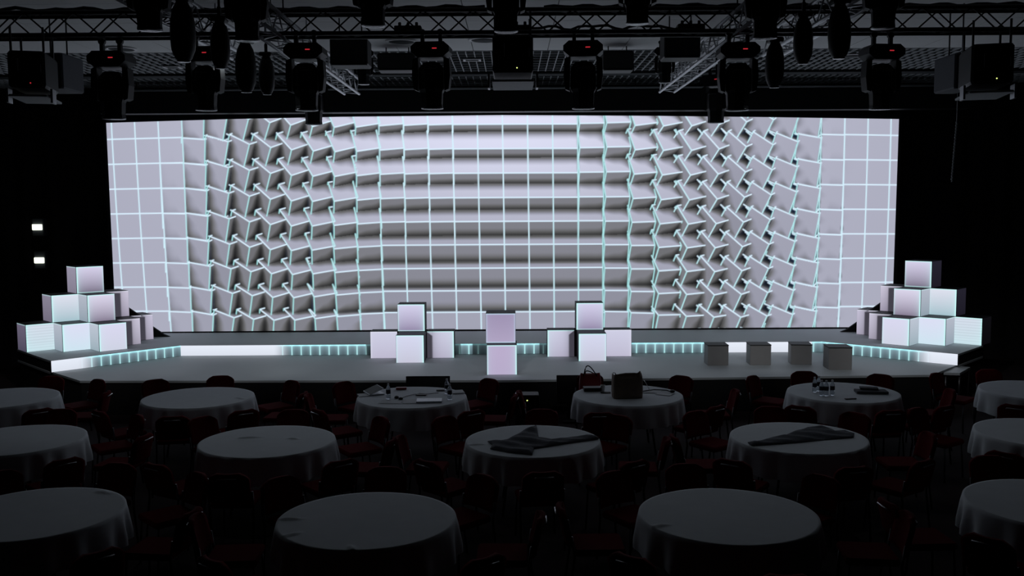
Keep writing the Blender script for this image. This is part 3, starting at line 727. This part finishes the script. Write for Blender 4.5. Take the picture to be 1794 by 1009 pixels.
CREASE = {'a2': [((.55, -.05), (.74, -.18))], 'b2': [((-.35, .12), (.05, .20)), ((.22, .10), (.4, .04))], 'c2': [((-.73, .0), (-.45, .0)), ((-.6, -.42), (-.42, -.30)), ((0, -.74), (-.06, -.58))],
          'c3': [((-.68, -.30), (-.45, -.22))], 'c1': [((.3, .6), (.55, .5))], 'b3': [((-.70, -.18), (-.42, -.15))]}
def cloth_mesh(key):
    rs = random.Random(key); NS = 192; NR = 34; ph = rs.uniform(0, 6); nf = rs.choice((15, 17, 19))
    cr = CREASE.get(key, []); vs = [(0, 0, 0)]; fs = []
    rings = [TR*(i+1)/NR for i in range(NR)]
    for r in rings:
        for k in range(NS):
            a = 2*PI*k/NS; x, y = r*math.cos(a), r*math.sin(a); z = .0012*math.sin(7*x+ph)*math.sin(6*y)
            for (x0, y0), (x1, y1) in cr:
                dx, dy = x1-x0, y1-y0; t = max(0, min(1, ((x-x0)*dx+(y-y0)*dy)/(dx*dx+dy*dy))); d2 = (x-x0-t*dx)**2+(y-y0-t*dy)**2
                z += .016*math.sin(PI*min(1, t+.25))*math.exp(-d2/.00035)
            vs.append((x, y, z))
    drop = .30; nd = 10
    for j in range(1, nd+1):
        f = j/nd
        for k in range(NS):
            a = 2*PI*k/NS; am = (.026*math.sin(nf*a+ph)+.012*math.sin((nf+6)*a*1.0+1))*min(1, f*1.3)
            r = TR+.003+.004*min(1, f*6)+.008*f+am*.8+.012*min(1, f*1.3); vs.append((r*math.cos(a), r*math.sin(a), -.004-drop*f+(.004 if j > 1 else 0)))
    for k in range(NS): fs.append((0, 1+k, 1+(k+1) % NS))
    for i in range(NR+nd-1):
        for k in range(NS):
            a, b = 1+i*NS+k, 1+i*NS+(k+1) % NS; fs.append((a, a+NS, b+NS, b))
    return MB().add(vs, fs, True)
# chairs: one template, copied round every table
def chair_template():
    t = thing('banquet_chair', 'x', 'chair')
    # seat centre at the origin, facing +y (towards its table)
    mb = MB().box((-.21, -.21, .42), (.21, .22, .48), ch=.02); mb.build('seat', 'red', t)
    # curved, slightly reclined back pad
    n, m = 10, 10; vs = []; fs = []
    for s_ in (0, 1):
        for j in range(m+1):
            for i in range(n+1):
                u = -1+2*i/n; vv = j/m; top = 1 if vv < .8 else math.sqrt(max(0, 1-((vv-.8)/.2)**2*abs(u)**1.5))
                x = .205*u*(1 if vv < .75 else 1-.45*((vv-.75)/.25)**2); z = .50+.30*vv; y = -.215-.07*vv-.03*(1-u*u)+(.0 if s_ else -.045)
                vs.append((x, y, z))
    N = (n+1)*(m+1)
    for j in range(m):
        for i in range(n):
            a = j*(n+1)+i; fs.append((a, a+1, a+n+2, a+n+1)); b = a+N; fs.append((b+n+1, b+n+2, b+1, b))
    for i in range(n): fs += [(i+1, i, i+N, i+1+N), (m*(n+1)+i, m*(n+1)+i+1, m*(n+1)+i+1+N, m*(n+1)+i+N)]
    for j in range(m): fs += [(j*(n+1), (j+1)*(n+1), (j+1)*(n+1)+N, j*(n+1)+N), ((j+1)*(n+1)+n, j*(n+1)+n, j*(n+1)+n+N, (j+1)*(n+1)+n+N)]
    MB().add(vs, fs, True).build('backrest', 'red', t)
    for sx in (-1, 1):
        MB().tube([(sx*.19, .19, .42), (sx*.205, .21, 0)], .011, 8).build('leg', 'steel', t)
        MB().tube([(sx*.215, -.24, .60), (sx*.215, -.215, .42), (sx*.215, -.27, 0)], .011, 8).build('leg', 'steel', t)
    MB().tube([(-.10, -.340, .74), (-.09, -.362, .755), (.09, -.362, .755), (.10, -.340, .74)], .007, 6).build('handle', 'chrome', t)
    return t
ch0 = chair_template(); first = [True]
DIRS = [('stage side', 90), ('right rear side', 45), ('right side', 0), ('right near side', -45), ('near side', -90), ('left near side', -135), ('left side', 180), ('left rear side', 135)]
TP = {}; SEATS = []
rc = random.Random(9)
for key, px, py, short, lab in TABLES:
    p = gz(px, py, TZ)
    # shift from the centre of the ellipse seen to the centre of the circle
    TP[key] = p
    t = thing('round_table', 'x', 'table', (p[0], p[1], 0), 0, 'round banquet tables')
    t['label'] = f'round folding table under its cloth, {short[4:]}'
    MB().lathe([(.60, TZ-.035), (.735, TZ-.035), (.738, TZ-.02), (.735, TZ-.008), (.60, TZ-.008)], 48).build('tabletop', 'wood', t)
    for k in range(4):
        a = PI/4+k*PI/2; MB().tube([(.35*math.cos(a), .35*math.sin(a), TZ-.035), (.48*math.cos(a), .48*math.sin(a), 0)], .014, 8).build('leg', 'steel', t)
    c = cloth_mesh(key).build('tablecloth', 'cloth', loc=(p[0], p[1], TZ)); tag(c, lab, 'tablecloth', 'white round tablecloths')
    for dn, dg in DIRS:
        a = math.radians(dg+rc.uniform(-7, 7)); R_ = rc.uniform(1.10, 1.20)
        if dn == 'stage side': R_ = 1.09
        if key == 'a4' and dn == 'left near side': continue
        x, y = p[0]+R_*math.cos(a), p[1]+R_*math.sin(a)
        if key == 'a3' and dn == 'stage side': continue
        if key == 'a4' and dn == 'stage side': x = at(1034, 664, p[1]+1.09)[0]; a = PI/2
        qx, qy = pix((x, y, .65))
        if not (-60 < qx < 1850 and qy < 1090): continue
        if key == 'a4' and dn == 'near side': x, y = gz(1036, 712, .60)[0], p[1]-1.02
        if key == 'a3' and dn == 'near side': R_ = 1.1
        if not (key == 'a4' and dn == 'near side') and any(math.hypot(x-u, y-v) < .66 for u, v in SEATS): continue
        SEATS.append((x, y))
        c = ch0 if first[0] else copy_tree(ch0); first[0] = False
        c.location = (x, y, 0); c.rotation_euler = (0, 0, a+PI/2+rc.uniform(-.15, .15) if not (key == 'a4' and dn == 'near side') else 0.0)
        tag(c, f'red banquet chair at the {dn} of {short}', 'chair', 'dark red banquet chairs')
# ---------------------------------------------------------------- things on the tables
def on(px, py, z=TZ+.004): return gz(px, py, z)
def slab(name, label, cat, px, py, w_, d, h, rz, m, parts=None, grp=None, z=TZ+.005):
    p = on(px, py, z); t = thing(name, label, cat, (p[0], p[1], z), rz, grp)
    MB().box((-w_/2, -d/2, 0), (w_/2, d/2, h), ch=min(.004, h*.3)).build('body', m, t)
    return t
def bottle_template():
    t = thing('water_bottle', 'x', 'bottle')
    MB().lathe([(.027, 0), (.031, .006), (.031, .05), (.029, .055), (.031, .06), (.031, .13), (.028, .155), (.014, .185), (.012, .195)], 20).build('bottle_body', 'plastic', t)
    MB().lathe([(.0318, .075), (.0322, .078), (.0322, .125), (.0318, .128)], 20).build('paper_label', 'label', t)
    MB().lathe([(.0145, .193), (.0145, .212), (.012, .214)], 16).build('cap', 'white', t)
    return t
b0 = bottle_template(); fb = [True]
for px, py, lab, grp in ((680.5, 699, 'water bottle standing alone on the left of the laptop table', 0), (783, 690, 'farther water bottle at the right of the laptop table', 0), (788, 700, 'nearer water bottle at the right of the laptop table', 0),
        (1427, 687, 'leftmost rear water bottle of the five', 1), (1434, 685, 'rear water bottle second from left of the five', 1), (1439, 693, 'front left water bottle of the five', 1), (1447.5, 693.5, 'middle front water bottle of the five', 1), (1458, 692.5, 'rightmost water bottle of the five', 1)):
    c = b0 if fb[0] else copy_tree(b0); fb[0] = False; p = on(px, py); c.location = tuple(p); tag(c, lab, 'bottle', 'water bottles in a cluster' if grp else 'water bottles on the laptop table')
def laptop(label, px, py, rz, ang, m='silver'):
    p = on(px, py); t = thing('laptop', label, 'laptop', tuple(p), rz, 'laptops on the tables')
    MB().box((-.16, -.11, .001), (.16, .11, .016), ch=.004).build('base', m, t)
    l = MB().box((-.16, 0, 0), (.16, .22, .008), R=RX(ang), o=(0, .11, .018), ch=.002).build('lid', m, t)
    MB().box((-.15, .01, -.0015), (.15, .21, -.0005), R=RX(ang), o=(0, .11, .018)).build('screen', 'black', l)
laptop('open laptop with its lid leaning left on the crowded table', 655, 689, 2.0, math.radians(160))
slab('laptop', 'closed silver laptop at the front of the crowded table', 'laptop', 752, 703, .34, .22, .022, .05, 'silver')
slab('notebook', 'white notebook at the right edge of the crowded table', 'notebook', 802, 687, .17, .22, .012, .2, 'paper')
slab('paper_sheet', 'white paper sheet at the front left of the crowded table', 'paper', 685, 704, .30, .21, .002, -.1, 'paper')
slab('paper_sheet', 'white paper sheet left of the open laptop', 'paper', 637, 692, .15, .21, .003, .3, 'paper')
slab('paper_sheet', 'paper sheet between the mouse and the closed laptop', 'paper', 718, 703, .19, .27, .002, .05, 'paper')
slab('red_pouch', 'small red pouch at the back of the crowded table', 'pouch', 703, 682, .15, .07, .03, .1, 'leather')
slab('mobile_phone', 'black phone in the middle of the crowded table', 'phone', 738, 692, .15, .08, .012, -.1, 'fixture')
slab('mobile_phone', 'black phone at the back right of the crowded table', 'phone', 772, 684, .12, .07, .012, .1, 'fixture')
for px, py, lab in ((695, 697.5, 'black mouse left of the phones'), (702, 700, 'black charger plug beside the mouse')):
    p = on(px, py); t = thing('computer_mouse' if 'mouse left' in lab else 'charger', lab, 'mouse' if 'mouse left' in lab else 'charger', tuple(p), .4)
    MB().lathe([(.02, 0), (.032, .006), (.030, .02), (.018, .030), (.004, .033)], 16, sy=1.5 if 'mouse left' in lab else 1.0).build('body', 'fixture', t)
pts = [on(703, 697.5, TZ+.008), on(712, 694, TZ+.008), on(722, 691.5, TZ+.008), on(735, 689, TZ+.008), on(750, 690, TZ+.008), on(768, 688, TZ+.008)]
tag(MB().tube(pts, .004, 6).build('cable', 'fixture'), 'thin black cable across the crowded table', 'cable')
# brown bag table
p = on(1100, 698)
t = thing('paper_bag', 'large dark brown bag standing on the table right of centre', 'bag', (p[0], p[1]+.10, TZ+.004), .06)
n = 24; vs = []; fs = []; prof = [(0, 1.0), (.08, 1.03), (.20, 1.02), (.28, 1.0), (.31, .99)]
for j, (z, s_) in enumerate(prof):
    for k in range(n):
        a = 2*PI*k/n; ca, sa = math.cos(a), math.sin(a); e = .35
        x = .20*s_*math.copysign(abs(ca)**e, ca); y = .12*s_*math.copysign(abs(sa)**e, sa)
        vs.append((x, y, z+(.022*math.sin(2*a+.6)+.014*math.sin(5*a) if j == 4 else (.01*math.sin(2*a+.6) if j == 3 else 0))))
for j in range(4):
    for k in range(n): fs.append((j*n+k, j*n+(k+1) % n, (j+1)*n+(k+1) % n, (j+1)*n+k))
# inner wall so the bag has thickness, and a crumpled fill
m0 = len(vs)
for z, s_ in ((.30, .96), (.24, .95)):
    for k in range(n):
        a = 2*PI*k/n; ca, sa = math.cos(a), math.sin(a); e = .35
        vs.append((.20*s_*math.copysign(abs(ca)**e, ca), .12*s_*math.copysign(abs(sa)**e, sa), z+.02*math.sin(2*a+.6)*(z > .25)))
for k in range(n): fs += [(4*n+k, 4*n+(k+1) % n, m0+(k+1) % n, m0+k), (m0+k, m0+(k+1) % n, m0+n+(k+1) % n, m0+n+k)]
fs += [tuple(range(n-1, -1, -1)), tuple(range(m0+n, m0+2*n))]
MB().add(vs, fs, True).build('bag_body', 'brown', t)
MB().tube([(-.19, -.02, .30), (-.195, -.02, .345), (-.17, -.02, .34), (-.15, -.02, .30)], .006, 6).build('handle', 'brown', t)
slab('laptop_bag', 'black padded case lying left of the brown bag', 'bag', 1037, 684, .24, .16, .05, .05, 'fixture')
p = on(1056, 685); t = thing('paper_cup', 'small white cup beside the black padded case', 'cup', tuple(p))
MB().lathe([(.026, 0), (.030, .06), (.036, .085), (.033, .085), (.028, .01)], 18).build('cup_body', 'white', t)
slab('mobile_phone', 'black phone just left of the brown bag', 'phone', 1061, 688, .14, .07, .012, .05, 'fixture')
slab('paper_sheet', 'white paper sheet right of the brown bag', 'paper', 1142, 686, .26, .20, .004, -.2, 'paper')
slab('paper_sheet', 'white paper sheet at the right rim of the bag table', 'paper', 1165, 690, .22, .20, .003, -.5, 'paper')
pts = [on(1124, 686, TZ+.012), on(1135, 684, TZ+.012), on(1146, 682.5, TZ+.012), on(1158, 683, TZ+.012), on(1168, 683.5, TZ+.012), on(1178, 687, TZ+.012)]
t = thing('headset', 'black headset with its cable at the right of the bag table', 'headset', (0, 0, 0))
MB().tube(pts, .008, 6).build('cable', 'fixture', t); e = pts[-1]
MB().lathe([(.02, 0), (.035, .01), (.035, .03), (.02, .038)], 16, o=(e[0], e[1], TZ+.006)).build('ear_pad', 'fixture', t)
tag(MB().tube([at(1128, 666, 13.45), at(1131, 670, 13.4), at(1136, 679, 13.25), on(1138, 684, TZ+.01)], .004, 6).build('cable', 'white'), 'thin pale cable drooping right of the brown bag', 'cable')
# red handbag on the chair behind that table
cz = .482; p = at(1034, 664, TP['a4'][1]+1.10)
t = thing('handbag', 'red handbag with tall looped handles behind the brown bag table', 'bag', (p[0], p[1], cz), .05)
vs = []; fs = []; n = 20; prof = [(0, .155, .075), (.06, .17, .085), (.25, .165, .065), (.355, .15, .03), (.375, .14, .022)]
for z, sx_, sy_ in prof:
    for k in range(n):
        a = 2*PI*k/n; ca, sa = math.cos(a), math.sin(a); vs.append((sx_*math.copysign(abs(ca)**.5, ca), sy_*math.copysign(abs(sa)**.7, sa), z+(.015*math.cos(2*a) if z > .3 else 0)))
for j in range(4):
    for k in range(n): fs.append((j*n+k, j*n+(k+1) % n, (j+1)*n+(k+1) % n, (j+1)*n+k))
fs += [tuple(range(n-1, -1, -1)), tuple(range(4*n, 5*n))]
MB().add(vs, fs, True).build('bag_body', 'leather', t)
for dy, lean in ((-.03, -.06), (.03, .02)):
    pts = [(-.10+.20*i/12-(.05+lean)*math.sin(PI*i/12), dy, .34+.16*math.sin(PI*i/12)) for i in range(13)]
    if dy < 0: pts = [(x-.05*math.sin(PI*i/12), y, z) for i, (x, y, z) in enumerate(pts)]
    else: pts = [(x*.9+.02, y, .34+(z-.34)*.45) for x, y, z in pts]
    MB().tube(pts, .009, 6).build('handle', 'fixture', t)
# bottle table
slab('laptop_sleeve', 'flat dark folder stack on the bottle table', 'folder', 1526, 688, .42, .20, .035, -.12, 'greycloth')
slab('laptop_sleeve', 'smaller dark pouch on top of the folder stack', 'folder', 1522, 681.5, .24, .13, .025, -.25, 'greycloth', z=TZ+.042)
slab('remote_control', 'small black remote at the front of the bottle table', 'remote', 1490, 699, .16, .04, .012, .15, 'fixture')
# fabric pieces laid on the middle row
def fabric(label, poly, z0, key, sc_, org, seed):
    """poly: outline in the photo's pixels, laid on the table top; made with soft folds and thickness"""
    pts = [on(org[0]+x/sc_, org[1]+y/sc_, z0) for x, y in poly]; P2 = np.array([(p[0], p[1]) for p in pts]); rs = np.random.RandomState(seed)
    c0 = TP[key]
    d = P2-np.array([c0[0], c0[1]]); L = np.linalg.norm(d, axis=1); P2 = np.where((L > .74)[:, None], np.array([c0[0], c0[1]])+d/L[:, None]*.74, P2)
    import mathutils.geometry as mg
    g = .03; lo_, hi_ = P2.min(0), P2.max(0); inner = []
    def inside(x, y):
        r = False; n = len(P2)
        for i in range(n):
            x0, y0 = P2[i]; x1, y1 = P2[(i+1) % n]
            if (y0 > y) != (y1 > y) and x < (x1-x0)*(y-y0)/(y1-y0)+x0: r = not r
        return r
    def edge_d(x, y):
        m = 9
        for i in range(len(P2)):
            a, b = P2[i], P2[(i+1) % len(P2)]; ab = b-a; t = np.clip(((np.array([x, y])-a)@ab)/(ab@ab+1e-12), 0, 1); m = min(m, np.linalg.norm(a+t*ab-[x, y]))
        return m
    bd = []
    for i in range(len(P2)):
        a, b = P2[i], P2[(i+1) % len(P2)]; k = max(1, int(np.linalg.norm(b-a)/g))
        bd += [tuple(a+(b-a)*j/k) for j in range(k)]
    nb = len(bd); pts2 = list(bd)
    y = lo_[1]
    while y < hi_[1]:
        x = lo_[0]
        while x < hi_[0]:
            if inside(x, y) and edge_d(x, y) > g*.6: pts2.append((x+rs.uniform(-.006, .006), y+rs.uniform(-.006, .006)))
            x += g
        y += g*.87
    r = mg.delaunay_2d_cdt([Vector(p) for p in pts2], [], [list(range(nb))], 1, 1e-5)
    V2, T = r[0], r[2]
    zf = lambda x, y: z0+.010+.010*math.sin(9*x+seed)*math.sin(13*y+seed*2)+.022*min(1, edge_d(x, y)/.05)*(0.6+.4*math.sin(23*(x*.6+y)+seed))
    n = len(V2); vs = [(v.x, v.y, zf(v.x, v.y)) for v in V2]+[(v.x, v.y, z0) for v in V2]
    fs = [tuple(f) for f in T]+[tuple(n+i for i in reversed(f)) for f in T]
    cnt = {}
    for f in T:
        for i in range(len(f)):
            e = (f[i], f[(i+1) % len(f)]); cnt[e] = 1
    for (a, b) in cnt:
        if (b, a) not in cnt: fs.append((b, a, n+a, n+b))
    tag(MB().add(vs, fs, True).build('folded_fabric', 'greycloth'), label, 'fabric', 'grey fabric pieces on the middle tables')
fabric('crumpled dark grey fabric with a pointed corner on the middle table', [(360, 290), (600, 262), (930, 85), (955, 245), (1100, 262), (1640, 215), (1655, 262), (1250, 318), (900, 372), (880, 445), (600, 415), (390, 378), (420, 335)], TZ+.006, 'b3', 6.644, (800, 730), 3)
fabric('flat dark grey fabric strip on the right middle table', [(275, 352), (700, 262), (1000, 165), (1180, 150), (1330, 212), (1450, 208), (1565, 235), (1555, 285), (1100, 325), (700, 362), (330, 388)], TZ+.006, 'b4', 6.9, (1270, 725), 5)
# ---------------------------------------------------------------- monitors and small boxes before the stage
for xl, xr, yt, lab in ((710, 787.5, 661.3, 'black monitor before the stage behind the laptop table'), (975.5, 1052, 659.5, 'black monitor before the stage behind the red handbag')):
    a, b = at(xl, yt, 14.62), at(xr, yt, 14.62); w_ = b[0]-a[0]; h = a[2]
    t = thing('floor_monitor', lab, 'monitor', ((a[0]+b[0])/2, 14.62, 0), 0, 'black monitors before the stage')
    R = RX(math.radians(-14)); hz = .44
    s_ = MB().box((-w_/2, -.02, 0), (w_/2, .03, hz), R=R, o=(0, 0, h-hz*math.cos(math.radians(14))), ch=.006).build('panel', 'fixture', t)
    MB().box((-w_/2+.02, -.024, .02), (w_/2-.02, -.021, hz-.02), R=R, o=(0, 0, h-hz*math.cos(math.radians(14)))).build('screen', 'black', t)
    MB().box((-.25, -.02, 0), (.25, .28, .03), ch=.006).build('base', 'fixture', t)
    for sx in (-.15, .15): MB().tube([(sx, .12, .03), (sx, .09, h-.25)], .018, 8).build('post', 'steel', t)
p = gz(923.7, 701.8, .42)
t = thing('power_box', 'small black box with a yellow green light between two tables', 'box', (p[0], p[1]+.06, 0))
MB().box((-.18, -.05, 0), (.18, .25, .50), ch=.015).build('case', 'fixture', t)
MB().lathe([(.011, 0), (.009, .007), (.003, .01)], 10, o=(0, -.051, .42), R=RX(PI/2)).build('indicator', 'ledgreen', t)
